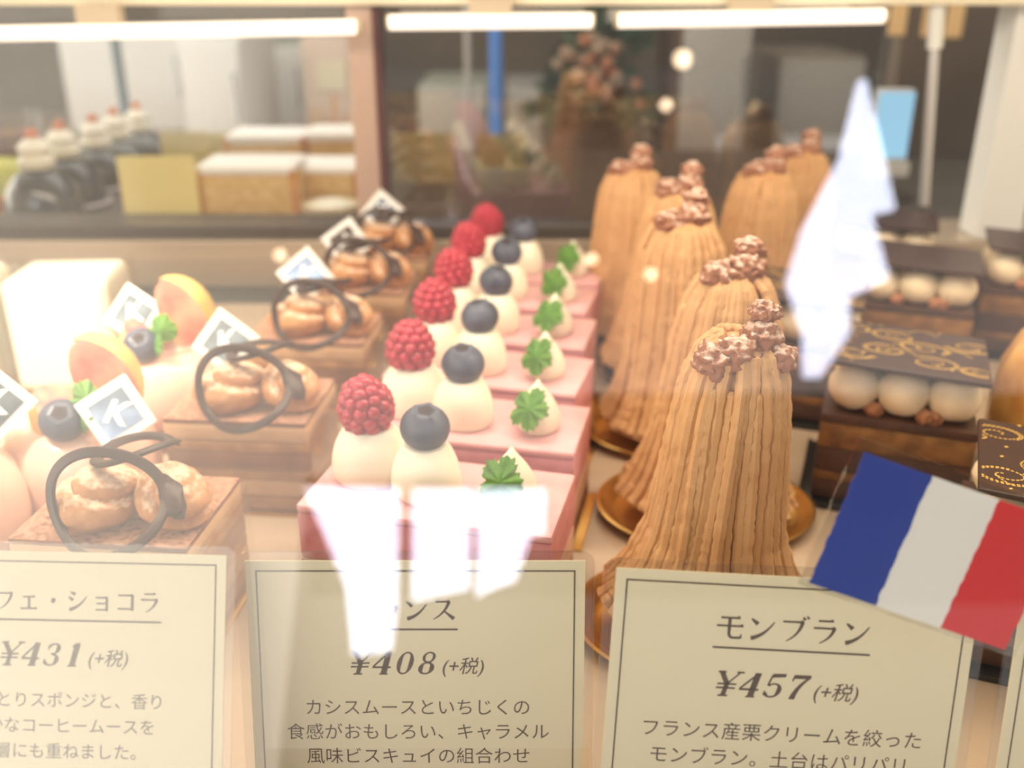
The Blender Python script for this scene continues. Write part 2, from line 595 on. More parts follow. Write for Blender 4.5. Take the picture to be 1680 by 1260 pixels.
def blueberry_geo():
    def fn(d):
        k = 1.0
        if d.z > 0.8:
            t = (d.z - 0.8) / 0.2
            a = math.atan2(d.y, d.x)
            ring = math.exp(-((t - 0.32) / 0.16) ** 2)
            k += 0.085 * ring * (0.6 + 0.4 * math.cos(5 * a)) - 0.16 * max(0, t - 0.45)
        return k
    g = G().blob(0.0076, 4, sc=(1, 1, 0.9), fn=fn)
    zs = [v[2] for v in g.v]
    top = 0.0076 * 0.9 * 0.80
    for i, f in enumerate(g.f):
        c = sum(zs[q] for q in f) / len(f)
        rad = sum(math.hypot(g.v[q][0], g.v[q][1]) for q in f) / len(f)
        if c > top * 0.9 and rad < 0.0026:
            g.m[i] = 1
    return g


def leaf_geo(size=0.008, lobes=5, seed=0, bend=0.25):
    """A lobed herb leaf, thin but solid, gently cupped."""
    r0 = random.Random(seed)
    pts = []
    n = 60
    for i in range(n):
        a = 2 * PI * i / n
        d = 0.60 + 0.24 * abs(math.cos(lobes * a / 2)) ** 0.8 + 0.055 * (i % 3 - 1) + r0.uniform(-0.04, 0.04)
        pts.append((d * size * math.cos(a), d * size * 1.1 * math.sin(a)))
    v, f = [], []
    for side in (0, 1):
        off = 0.00035 * side
        v.append((0, 0, off + 0.0004))
        for s in (0.5, 1.0):
            for (x, y) in pts:
                x, y = x * s, y * s
                v.append((x, y, off - bend * (x * x + y * y) / size + 0.0004 * math.sin(9 * math.atan2(y, x))))
    m = 1 + 2 * n
    for side in (0, 1):
        b = side * m
        for i in range(n):
            j = (i + 1) % n
            f.append((b, b + 1 + i, b + 1 + j))
            f.append((b + 1 + i, b + 1 + n + i, b + 1 + n + j, b + 1 + j))
    for i in range(n):
        j = (i + 1) % n
        f.append((1 + n + i, 1 + n + j, m + 1 + n + j, m + 1 + n + i))
    return G().add(v, f)


# ------------------------------------------------------------------ cassis cakes
def make_cassis():
    root = empty('cassis_mousse_cake', (0, 0, 0), 0, 'pink', 'cake', 'row of pink cassis cakes')
    L, W = 0.0395, 0.0195
    G().box(-L, L, -W, W, 0.0, 0.0065, 0.0008).build('biscuit_base', M['biscuit'], root)
    G().box(-L, L, -W, W, 0.0066, 0.0175, 0.0008).build('caramel_layer', M['pale'], root)
    G().box(-L, L, -W, W, 0.0176, 0.0335, 0.0012).build('mousse_layer', M['pink'], root)
    G().box(-L, L, -W, W, 0.0336, 0.0362, 0.0011).build('glaze_top', M['pink_top'], root)
    dollop_geo(0.0122, 0.0235, seed=1, flat=True).build('cream_dollop', M['whip'], root, loc=(-0.0235, 0.0035, 0.0361))
    dollop_geo(0.0108, 0.0225, seed=2, flat=True).build('cream_dollop', M['whip'], root, loc=(-0.0030, -0.0030, 0.0361))
    dollop_geo(0.0084, 0.0185, seed=3).build('cream_dollop', M['whip'], root, loc=(0.0235, -0.0020, 0.0361))
    raspberry_geo(3).build('raspberry', M['rasp'], root, loc=(-0.0240, 0.0030, 0.0605), rot=(R(8), R(-6), 0))
    blueberry_geo().build('blueberry', [M['blue'], M['blue_crown']], root, loc=(-0.0030, -0.0030, 0.0585), rot=(R(10), R(4), R(20)))
    leaf_geo(0.0088, 5, 4, 0.12).build('parsley_leaf', M['leaf'], root, loc=(0.0222, -0.0108, 0.0472), rot=(R(62), R(-6), R(-14)))
    return root


cas = [((-0.0225, 0.2665), 'pink cassis cake nearest the glass, raspberry and blueberry on cream, behind a price card'),
       ((-0.0135, 0.3180), 'second pink cassis cake from the glass in the berry row'),
       ((-0.0090, 0.3680), 'third pink cassis cake from the glass in the berry row'),
       ((-0.0035, 0.4160), 'fourth pink cassis cake from the glass in the berry row'),
       ((0.0010, 0.4640), 'fifth pink cassis cake from the glass, second from the rear of its row'),
       ((0.0095, 0.5070), 'rearmost pink cassis cake in the berry row, blurred')]
first = make_cassis()
for i, ((x, y), lab) in enumerate(cas):
    o = first if i == 0 else copy_tree(first)
    o.location = (x, y, 0.0012)
    o.rotation_euler = (0, 0, R(-13.5 + (0, 1.0, -1.5, 0.8, -0.6, 1.4)[i]))
    o['label'] = lab
    for ch in o.children:
        if i and ch.name.split('.')[0] in ('raspberry', 'blueberry', 'parsley_leaf'):
            e = ch.rotation_euler
            ch.rotation_euler = (e[0] + R(rnd.uniform(-14, 14)), e[1] + R(rnd.uniform(-14, 14)), e[2] + R(rnd.uniform(-60, 60)) * (0.3 if 'leaf' in ch.name else 1))
    tag(G().box(-0.043, 0.043, -0.0205, 0.0205, 0.0, 0.001, 0.0003).build('cake_board', M['gold'], loc=(x, y, 0.0), rot=o.rotation_euler),
        'thin gold card strip under ' + lab.split(',')[0], 'cake board', 'gold card strips under the pink cakes')


# ------------------------------------------------------------------ text
def text_geo(body, size, align='CENTER', shear=0.0, weight=0.0, sx=1.0):
    c = bpy.data.curves.new('t', 'FONT')
    c.body, c.size, c.align_x, c.align_y = body, size, align, 'CENTER'
    c.shear, c.offset = shear, weight
    c.fill_mode = 'FRONT'
    c.resolution_u = 3
    o = bpy.data.objects.new('t', c)
    COL.objects.link(o)
    bpy.context.view_layer.update()
    me = bpy.data.meshes.new_from_object(o.evaluated_get(bpy.context.evaluated_depsgraph_get()))
    v = [(p.co.x * sx, p.co.y, p.co.z) for p in me.vertices]
    f = [tuple(p.vertices) for p in me.polygons]
    bpy.data.objects.remove(o)
    bpy.data.meshes.remove(me)
    return v, f


# ------------------------------------------------------------------ logo picks (white bordered squares standing on a corner)
def make_pick(parent, loc, rot, s=0.0085, dark=False):
    p = G().box(-s, s, -s, s, -0.0004, 0.0004, 0.0003, 1, tf=Matrix.Rotation(R(45), 4, 'Z')).build('logo_pick', M['pick'], parent, loc=loc, rot=rot)
    q = s * 0.68
    G().box(-q, q, -q, q, 0.00042, 0.0006, tf=Matrix.Rotation(R(45), 4, 'Z')).build('foil_pane', M['letter_d'] if dark else M['pick_in'], p)
    v, f = text_geo('K', s * 1.15, shear=0.2, weight=s * 0.035)
    G().add(v, f, tf=Matrix.Translation((-0.0002, 0, 0.0008))).build('letter', M['letter'], p, smooth=False)
    return p


# ------------------------------------------------------------------ coffee and chocolate cakes
def make_coffee():
    root = empty('coffee_chocolate_cake', (0, 0, 0), 0, 'coffee', 'cake', 'row of coffee and chocolate cakes')
    L, W = 0.0265, 0.021
    zs = [0.0, 0.006, 0.0125, 0.0165, 0.0235, 0.028, 0.0345]
    ms = ['sponge', 'mousse', 'sponge', 'mocha', 'sponge', 'mousse']
    nm = ['sponge_layer', 'mousse_layer', 'sponge_layer', 'mocha_layer', 'sponge_layer', 'mousse_layer']
    for a, b, m_, n_ in zip(zs, zs[1:], ms, nm):
        G().box(-L, L, -W, W, a + 0.0001, b, 0.0009).build(n_, M[m_], root)
    G().box(-L, L, -W, W, 0.0346, 0.0362, 0.0007).build('cocoa_top', M['cocoa'], root)
    # two baked puffs, split and dusted

    def crease(d):
        return 1.0 - 0.22 * math.exp(-((d.x * 0.5 + d.z * 0.8 - 0.45) / 0.12) ** 2)
    G().blob(0.0118, 4, 0.08, 1.6, 2, (1.15, 0.95, 0.78), fn=crease).build('baked_puff', M['puff'], root, loc=(-0.004, -0.0095, 0.0440), rot=(0, R(-10), R(20)))
    G().blob(0.0112, 4, 0.08, 1.6, 5, (1.1, 0.95, 0.8), fn=crease).build('baked_puff', M['puff'], root, loc=(0.0175, -0.006, 0.0440), rot=(0, R(16), R(-35)))
    # chocolate curl: a standing hoop with a second loop through it
    path = []
    for i in range(72):
        t = 2 * PI * i / 72
        path.append((0.0165 * math.cos(t), 0.004 * math.sin(2 * t), 0.0145 * math.sin(t)))
    G().tube(path, 0.00105, 8, closed=True, flat=1.5).build('chocolate_hoop', M['choc'], root, loc=(0.0045, -0.0205, 0.0485), rot=(R(-34), R(10), R(-6)))
    path = []
    for i in range(50):
        t = 2 * PI * i / 49 * 0.9
        path.append((0.012 * math.cos(t), 0.010 * math.sin(t), 0.0025 * math.sin(t * 1.5)))
    G().tube(path, [0.0011 * min(1, 0.3 + min(i, 49 - i) / 6) for i in range(50)], 8, flat=1.8).build('chocolate_curl', M['choc'], root, loc=(0.006, 0.000, 0.0555), rot=(R(-12), R(12), R(50)))
    G().blob(0.0042, 3, 0.25, 2.0, 9, (1.7, 0.8, 0.6)).build('cocoa_bean', M['choc'], root, loc=(0.0215, -0.0150, 0.0490), rot=(R(20), R(30), R(-50)))
    return root


cof = [((-0.1150, 0.2560), -6, 'coffee chocolate cake nearest the glass, large chocolate hoop over dusted puffs'),
       ((-0.0980, 0.3370), -5, 'second coffee chocolate cake from the glass, square layered sides in clear film'),
       ((-0.0890, 0.4170), -5, 'third coffee chocolate cake from the glass with glossy chocolate hoop'),
       ((-0.0790, 0.4880), -5, 'fourth coffee chocolate cake from the glass, beneath the dark logo diamond'),
       ((-0.0730, 0.5520), -5, 'rearmost coffee chocolate cake, small and blurred by the rear post')]
picks = [None, (-0.0158, 0.0195, 0.0507), (-0.0088, 0.0195, 0.0541), (-0.0111, 0.0195, 0.0511), (-0.0054, 0.0195, 0.0526)]
cof0 = make_coffee()
roots = []
for i, ((x, y), rz, lab) in enumerate(cof):
    o = cof0 if i == 0 else copy_tree(cof0)
    o.location = (x, y, 0.0012)
    o.rotation_euler = (0, 0, R(rz))
    o['label'] = lab
    roots.append(o)
    tag(G().box(-0.0295, 0.0295, -0.0235, 0.0225, 0.0, 0.001, 0.0003).build('cake_board', M['gold'], loc=(x, y, 0.0), rot=(0, 0, R(rz))),
        'gold card board under the ' + lab.split(',')[0], 'cake board', 'gold card boards under the coffee cakes')
for i, o in enumerate(roots):
    if picks[i]:
        make_pick(o, picks[i], (R(72), R((4, -8, 6, 10, -4)[i]), R(8)), 0.0098, dark=(i == 3))
    G().box(-0.0283, 0.0283, -0.0228, -0.0224, 0.0003, 0.0335).box(0.0279, 0.0283, -0.0224, 0.0218, 0.0003, 0.0335).build('clear_film', M['film'], o)


# ------------------------------------------------------------------ peach mousse rings with fruit
def wedge_geo(r, span=1.3):
    """A wedge of peeled-edge fruit: outer skin, two cut faces of flesh."""
    g = G()
    n, m = 14, 12
    v, f, mi = [], [], []
    for i in range(n + 1):
        th = PI * i / n
        for j in range(m + 1):
            ph = -span / 2 + span * j / m
            v.append((r * math.sin(th) * math.cos(ph), r * math.sin(th) * math.sin(ph), r * 1.12 * math.cos(th)))
    for i in range(n):
        for j in range(m):
            a = i * (m + 1) + j
            f.append((a, a + 1, a + m + 2, a + m + 1))
            mi.append(0)
    c = len(v)
    for i in range(n + 1):
        v.append((-r * 0.40 * math.sin(PI * i / n), 0, r * 1.0 * math.cos(PI * i / n)))
    for i in range(n):
        a = i * (m + 1)
        f.append((a, a + m + 1, c + i + 1, c + i))
        b = a + m
        f.append((b, c + i, c + i + 1, b + m + 1))
        mi += [1, 1]
    g.add(v, f)
    g.m = mi
    return g


def make_ring():
    root = empty('peach_mousse_ring', (0, 0, 0), 0, 'peach', 'cake', 'peach mousse rings with fruit')
    prof = [(0, 0.0005), (0.022, 0.0005), (0.0262, 0.004), (0.0275, 0.011), (0.0270, 0.019), (0.0245, 0.0265), (0.0200, 0.0315), (0.0150, 0.0325), (0.0105, 0.030), (0.005, 0.0275), (0, 0.027)]
    G().lathe(prof, 56).build('mousse', M['peach'], root)
    G().lathe([(0, -0.0055), (0.0285, -0.0055), (0.0292, -0.003), (0.0285, 0.0003), (0, 0.0003)], 48).build('biscuit_base', M['biscuit'], root)
    wedge_geo(0.0165, 1.25).build('fruit_wedge', [M['fig_skin'], M['fig_flesh']], root, loc=(0.0075, 0.004, 0.044), rot=(R(6), R(-14), R(25)))
    wedge_geo(0.0125, 1.1).build('fruit_wedge', [M['fig_skin'], M['fig_flesh']], root, loc=(-0.001, -0.003, 0.036), rot=(R(80), R(-8), R(-165)))
    blueberry_geo().build('blueberry', [M['blue'], M['blue_crown']], root, loc=(0.0035, -0.0165, 0.0385), rot=(R(40), R(20), 0))
    leaf_geo(0.0075, 3, 2, 0.4).build('mint_leaf', M['leaf'], root, loc=(0.0115, -0.0130, 0.0450), rot=(R(58), R(20), R(20)))
    leaf_geo(0.0058, 3, 5, 0.4).build('mint_leaf', M['leaf'], root, loc=(0.0105, -0.0175, 0.0390), rot=(R(75), R(-10), R(-40)))
    return root


rings = [((-0.1570, 0.3180), 'peach mousse ring with blueberry, mint and bright logo diamond, in the strongest light', (0.0225, -0.0170, 0.0412)),
         ((-0.1510, 0.3910), 'peach mousse ring with a tall yellow fruit wedge, behind the brightest one', (-0.0111, 0.0014, 0.0446)),
         ((-0.1905, 0.2830), 'peach mousse ring cut by the left edge of the picture', (0.022, 0.0021, 0.0470))]
ring0 = make_ring()
rr_ = []
for i, ((x, y), lab, pk) in enumerate(rings):
    o = ring0 if i == 0 else copy_tree(ring0)
    o.location = (x, y, 0.0062)
    o.rotation_euler = (0, 0, R((0, -14, 30)[i]))
    o['label'] = lab
    rr_.append(o)
for i, o in enumerate(rr_):
    make_pick(o, rings[i][2], (R(66), R((14, -12, 8)[i]), R((4, 16, 0)[i])), 0.0098)

# pale iced cake blocks at the back left
ice0 = empty('iced_cream_cake', (0, 0, 0), 0, 'iced', 'cake', 'pale iced cake blocks')
G().box(-0.024, 0.024, -0.020, 0.020, 0.0015, 0.056, 0.006, 4).build('icing', M['icing'], ice0)
G().box(-0.0255, 0.0255, -0.0225, 0.0225, 0.0, 0.0012, 0.0003).build('card_base', M['gold'], ice0)
G().box(-0.0258, -0.0254, -0.0222, 0.0222, 0.0014, 0.058).box(0.0254, 0.0258, -0.0222, 0.0222, 0.0014, 0.058).box(-0.0254, 0.0254, -0.0222, -0.0218, 0.0014, 0.058).build('clear_film', M['film'], ice0)
for i, ((x, y), lab) in enumerate([((-0.2110, 0.4450), 'pale iced cake block in clear film, whole one behind the peach rings'),
                                   ((-0.2680, 0.4420), 'pale iced cake block cut by the left edge of the picture')]):
    o = ice0 if i == 0 else copy_tree(ice0)
    o.location, o['label'] = (x, y, 0.0), lab
    o.rotation_euler = (0, 0, R(4))


# ------------------------------------------------------------------ chocolate plaque cakes
def plaque_pattern(a, b, z, seed):
    """Dotted scrolls printed in gold on a plaque that spans -a..a by -b..b."""
    r0 = random.Random(seed)
    g = G()

    def dash(p, ang, l=0.00080, w=0.00042):
        if abs(p[0]) > a - 0.0007 or abs(p[1]) > b - 0.0007:
            return
        c, s = math.cos(ang), math.sin(ang)
        v = [(p[0] + c * u - s * q, p[1] + s * u + c * q, z) for u, q in ((-l / 2, -w / 2), (l / 2, -w / 2), (l / 2, w / 2), (-l / 2, w / 2))]
        v += [(x, y, zz + 0.00006) for x, y, zz in v]
        g.add(v, [(0, 3, 2, 1), (4, 5, 6, 7), (0, 1, 5, 4), (1, 2, 6, 5), (2, 3, 7, 6), (3, 0, 4, 7)])

    def curve(pts):
        acc = 0.0
        for p, q in zip(pts, pts[1:]):
            dx, dy = q[0] - p[0], q[1] - p[1]
            d = math.hypot(dx, dy)
            acc += d
            if acc > 0.00125:
                acc = 0.0
                dash(p, math.atan2(dy, dx))
    cells = [(-0.75, -0.55), (-0.2, 0.5), (0.3, -0.5), (0.8, 0.45), (-0.8, 0.6), (0.15, 0.1), (0.85, -0.6), (-0.3, -0.2)]
    for k, (cx, cy) in enumerate(cells):
        x0, y0 = cx * a, cy * b
        sg = 1 if k % 2 else -1
        R0 = 0.0075 * r0.uniform(0.8, 1.15)
        for dr in (0.0, 0.0011):
            pts = []
            for i in range(420):
                t = i / 419
                ang = sg * t * 2 * PI * 1.75 + k * 1.1
                rr = (R0 + dr) * (1 - t) ** 0.75 + 0.0006
                pts.append((x0 + rr * math.cos(ang), y0 + rr * 0.72 * math.sin(ang)))
            if dr:
                pts = pts[:190]
            curve(pts)
            if not dr:
                e = pts[0]
                tail = []
                for i in range(120):
                    t = i / 119
                    tail.append((e[0] + sg * 0.011 * t, e[1] + 0.006 * math.sin(t * 3.0) * (1 if k % 3 else -1)))
                curve(tail)
    for k in range(14):
        dash((r0.uniform(-a, a), r0.uniform(-b, b)), r0.uniform(0, 3), 0.0010, 0.0007)
    return g


A_, B_ = 0.0270, 0.0265


def make_opera():
    root = empty('chocolate_plaque_cake', (0, 0, 0), 0, 'choc', 'cake', 'dark chocolate plaque cakes')
    L, W = 0.0265, 0.0235
    zs = [0.0, 0.006, 0.0105, 0.0190, 0.0240, 0.0335]
    ms = ['choc_d', 'caramel', 'choc_d', 'caramel', 'choc_d']
    zs = [0.0, 0.0075, 0.0115, 0.0210, 0.0310, 0.0345]
    nm = ['chocolate_layer', 'caramel_layer', 'chocolate_layer', 'caramel_layer', 'chocolate_top']
    for a, b, m_, n_ in zip(zs, zs[1:], ms, nm):
        G().box(-L, L, -W, W, a + 0.0001, b, 0.0007).build(n_, M[m_], root)
    for (x, y, s) in ((-0.0165, -0.0140, 0), (0.0005, -0.0150, 1), (0.0175, -0.0140, 2), (-0.016, 0.0120, 3), (0.003, 0.0130, 4), (0.0175, 0.0120, 5)):
        G().blob(0.0088, 3, 0.06, 1.3, s, (1.04, 1.0, 0.98)).build('cream_ball', M['whip_warm'], root, loc=(x, y, 0.0430))
    for (x, y, s) in ((-0.0085, -0.019, 3), (0.0085, -0.0195, 4), (0.012, -0.0185, 8)):
        G().blob(0.0030, 3, 0.3, 1.8, s).build('almond_piece', M['nougat'], root, loc=(x, y, 0.0365))
    p = G().box(-A_, A_, -B_, B_, -0.0009, 0.0009, 0.0004, 1).build('chocolate_plaque', M['choc'], root, loc=(0.001, 0.001, 0.0535), rot=(R(-2), R(1.5), R(-2)))
    plaque_pattern(A_, B_, 0.00092, 5).build('gold_pattern', M['print_gold'], p, smooth=False)
    return root


ops = [((0.1590, 0.2420), -22, 'dark chocolate cake behind the striped flag, gold scroll plaque on top'),
       ((0.1460, 0.3370), -20, 'dark chocolate cake with cream balls under a gold scroll plaque, wholly above the flag'),
       ((0.1290, 0.4160), -20, 'dark chocolate cake half hidden behind the nearest chestnut cream cake'),
       ((0.2010, 0.4660), -20, 'dark chocolate cake with plain plaque, right of the white sky reflection'),
       ((0.2730, 0.4900), -20, 'dark chocolate cake cut by the right edge, plaque tilted up'),
       ((0.2130, 0.5480), -20, 'rearmost dark chocolate cake, blurred below the steel rod')]
op0 = make_opera()
for i, ((x, y), rz, lab) in enumerate(ops):
    o = op0 if i == 0 else copy_tree(op0, skip=('gold_pattern',) if i >= 3 else ())
    o.location = (x, y, 0.0025)
    o.rotation_euler = (0, 0, R(rz))
    o['label'] = lab
    tag(G().box(-0.031, 0.031, -0.028, 0.028, 0.0, 0.0015, 0.0004).box(-0.031, 0.031, -0.028, -0.0265, 0.0015, 0.0023).box(-0.031, -0.0295, -0.0265, 0.028, 0.0015, 0.0023)
        .build('cake_board', M['black'], loc=(x, y, 0.0), rot=(0, 0, R(rz))), 'black tray under the ' + lab.split(',')[0], 'cake board', 'black trays under the chocolate cakes')

# golden glazed cake at the right edge
root = empty('golden_glazed_cake', (0.2150, 0.3420, 0), 0, 'tall golden glazed cake cut by the right edge, between two chocolate cakes', 'cake')
g = G().lathe([(0, 0.0), (0.026, 0.0), (0.0285, 0.006), (0.0285, 0.03), (0.027, 0.045), (0.022, 0.058), (0.013, 0.066), (0, 0.068)], 48, wob=lambda a, z: 0.025 * math.sin(11 * a))
g.build('glazed_body', mat('golden_glaze', (222, 172, 96), 0.25, (190, 128, 60), 60, coat=0.5, sss=0.1), root)
dollop_geo(0.008, 0.014, seed=4).build('cream_dollop', M['whip_warm'], root, loc=(0, 0, 0.0675))


# ------------------------------------------------------------------ price cards
CW = 0.0755
PX = CW / 560.0 * 1.05


def ink_lines(g, z, CH):
    w = 0.00032
    m_ = 0.0022
    x, y0, y1 = CW / 2 - m_, m_, CH - m_
    for a in ((-x, x, y1 - w, y1), (-x, x, y0, y0 + w), (-x, -x + w, y0, y1), (x - w, x, y0, y1)):
        g.box(a[0], a[1], a[2], a[3], z, z + 0.00004)


def qcurve(p0, p1, p2, n=14):
    return [((1 - t) ** 2 * p0[0] + 2 * t * (1 - t) * p1[0] + t * t * p2[0], (1 - t) ** 2 * p0[1] + 2 * t * (1 - t) * p1[1] + t * t * p2[1]) for t in [k / n for k in range(n + 1)]]


def stroke(g, pts, w0, w1, tf):
    """A brush stroke whose width runs from w0 to w1."""
    n = len(pts)
    v = []
    for k, p in enumerate(pts):
        a, b = pts[max(k - 1, 0)], pts[min(k + 1, n - 1)]
        dx, dy = b[0] - a[0], b[1] - a[1]
        l = math.hypot(dx, dy) or 1
        w = (w0 + (w1 - w0) * k / (n - 1)) / 2 * 1.22 + 0.006
        v += [(p[0] - dy / l * w, p[1] + dx / l * w, 0), (p[0] + dy / l * w, p[1] - dx / l * w, 0)]
    g.add(v, [(2 * k, 2 * k + 1, 2 * k + 3, 2 * k + 2) for k in range(n - 1)], 0, tf)


def hbar(g, x0, x1, y, tf, w=0.05):
    stroke(g, [(x0, y), (x1, y)], w, w, tf)
    g.add([(x1 - 0.13, y + w / 2, 0), (x1 + 0.03, y - w / 2, 0), (x1 - 0.02, y + 0.085, 0)], [(0, 1, 2)], 0, tf)
    g.add([(x0 - 0.01, y + w / 2 + 0.02, 0), (x0 - 0.01, y - w / 2, 0), (x0 + 0.05, y, 0)], [(0, 1, 2)], 0, tf)


def kana(g, ch, tf):
    S = lambda pts, a, b: stroke(g, pts, a, b, tf)
    H = lambda a, b, y, w=0.05: hbar(g, a, b, y, tf, w)
    if ch == 'モ':
        H(-0.32, 0.30, 0.31); H(-0.44, 0.42, 0.03)
        S([(-0.03, 0.31), (-0.03, -0.22)], 0.085, 0.075); S(qcurve((-0.03, -0.2), (-0.03, -0.38), (0.14, -0.38)) + [(0.36, -0.37)], 0.075, 0.06); S([(0.36, -0.39), (0.38, -0.24)], 0.06, 0.02)
    elif ch == 'ン':
        S([(-0.36, 0.32), (-0.14, 0.14)], 0.04, 0.12); S(qcurve((-0.34, -0.36), (0.10, -0.26), (0.40, 0.24)), 0.12, 0.025)
    elif ch in 'フブ':
        H(-0.36, 0.30, 0.28); S(qcurve((0.28, 0.30), (0.22, -0.16), (-0.22, -0.40)), 0.10, 0.02)
        if ch == 'ブ':
            S([(0.28, 0.46), (0.36, 0.36)], 0.03, 0.075); S([(0.40, 0.50), (0.48, 0.40)], 0.03, 0.075)
    elif ch == 'ラ':
        H(-0.24, 0.24, 0.36); H(-0.38, 0.32, 0.11); S(qcurve((0.30, 0.13), (0.24, -0.22), (-0.16, -0.42)), 0.10, 0.02)
    elif ch == 'ス':
        H(-0.30, 0.22, 0.32); S(qcurve((0.20, 0.33), (0.06, -0.14), (-0.40, -0.38)), 0.10, 0.02); S([(0.0, -0.04), (0.38, -0.36)], 0.03, 0.12)
    elif ch == 'カ':
        H(-0.38, 0.28, 0.16); S([(0.27, 0.18), (0.22, -0.34)], 0.085, 0.085); S([(0.22, -0.36), (0.06, -0.28)], 0.07, 0.02); S(qcurve((-0.04, 0.44), (-0.02, -0.12), (-0.38, -0.40)), 0.09, 0.02)
    elif ch == 'ェ':
        H(-0.26, 0.24, 0.14); S([(0.0, 0.14), (0.0, -0.36)], 0.075, 0.075); H(-0.36, 0.34, -0.36)
    elif ch == 'シ':
        S([(-0.30, 0.40), (-0.10, 0.28)], 0.04, 0.11); S([(-0.38, 0.16), (-0.18, 0.04)], 0.04, 0.11); S(qcurve((-0.34, -0.38), (0.10, -0.28), (0.40, 0.20)), 0.12, 0.025)
    elif ch == 'ョ':
        H(-0.24, 0.24, 0.16); S([(0.23, 0.18), (0.23, -0.42)], 0.075, 0.075); stroke(g, [(-0.22, -0.09), (0.23, -0.09)], 0.045, 0.045, tf); stroke(g, [(-0.25, -0.36), (0.23, -0.36)], 0.045, 0.045, tf)
    elif ch == 'コ':
        H(-0.32, 0.30, 0.28); S([(0.29, 0.30), (0.29, -0.38)], 0.09, 0.09); stroke(g, [(-0.34, -0.30), (0.29, -0.30)], 0.05, 0.05, tf)
    elif ch == '・':
        S([(-0.075, 0.0), (0.075, 0.0)], 0.15, 0.15); S([(-0.045, 0.05), (0.045, -0.05)], 0.16, 0.16)
    else:
        return False
    return True


def ring(g, cx, cy, rx, ry, a0, a1, thin, thick, tf, n=30):
    """Part of an oval with upright sides thicker than its top and foot, as in old style figures."""
    v = []
    for k in range(n + 1):
        a = R(a0 + (a1 - a0) * k / n)
        c, s = math.cos(a), math.sin(a)
        w = thin + (thick - thin) * abs(c) ** 1.4
        v += [(cx + (rx + 0) * c, cy + ry * s, 0), (cx + (rx - w) * c, cy + (ry - thin) * s, 0)]
    g.add(v, [(2 * k, 2 * k + 2, 2 * k + 3, 2 * k + 1) for k in range(n)], 0, tf)


def figure(g, ch, tf):
    S = lambda pts, a, b=None: stroke(g, pts, a, a if b is None else b, tf)
    tn, tk = 0.07, 0.19
    if ch == '4':
        S([(0.14, 0.48), (-0.36, -0.16)], 0.06); S([(-0.38, -0.18), (0.36, -0.18)], 0.06); S([(0.13, 0.49), (0.13, -0.47)], tk); S([(-0.04, -0.47), (0.30, -0.47)], 0.045)
    elif ch == '3':
        ring(g, -0.03, 0.24, 0.29, 0.24, -80, 160, tn, tk, tf); ring(g, -0.03, -0.23, 0.33, 0.26, -160, 85, tn, tk, tf)
        S([(-0.27, 0.27), (-0.21, 0.27)], 0.12); S([(-0.32, -0.28), (-0.25, -0.28)], 0.13); S([(-0.10, 0.02), (0.05, 0.02)], 0.05)
    elif ch == '1':
        S([(0.02, 0.49), (0.02, -0.47)], tk); S([(0.02, 0.47), (-0.17, 0.33)], 0.06); S([(-0.18, -0.47), (0.22, -0.47)], 0.045)
    elif ch == '0':
        ring(g, 0, 0, 0.33, 0.49, 0, 360, tn, tk, tf, 44)
    elif ch == '8':
        ring(g, 0, 0.25, 0.26, 0.24, 0, 360, tn, 0.12, tf, 40); ring(g, 0, -0.22, 0.32, 0.27, 0, 360, tn, tk, tf, 40)
    elif ch == '5':
        S([(-0.20, 0.42), (0.28, 0.45)], 0.13, 0.10); S([(-0.21, 0.47), (-0.26, 0.02)], 0.055); ring(g, -0.03, -0.17, 0.34, 0.30, -155, 140, tn, tk, tf); S([(-0.33, -0.29), (-0.26, -0.29)], 0.13)
    elif ch == '7':
        S([(-0.30, 0.42), (0.32, 0.42)], 0.12); S([(-0.29, 0.48), (-0.31, 0.24)], 0.05); S(qcurve((0.31, 0.42), (-0.08, 0.05), (-0.10, -0.49)), 0.06, 0.18)
    elif ch == '¥':
        S([(-0.34, 0.48), (0.0, 0.0)], 0.13); S([(0.36, 0.48), (0.0, 0.0)], 0.05); S([(0.0, 0.04), (0.0, -0.47)], 0.14)
        for a, b, y in ((-0.48, -0.18, 0.48), (0.22, 0.50, 0.48), (-0.18, 0.18, -0.47), (-0.36, 0.36, 0.0), (-0.36, 0.36, -0.16)):
            S([(a, y), (b, y)], 0.05)


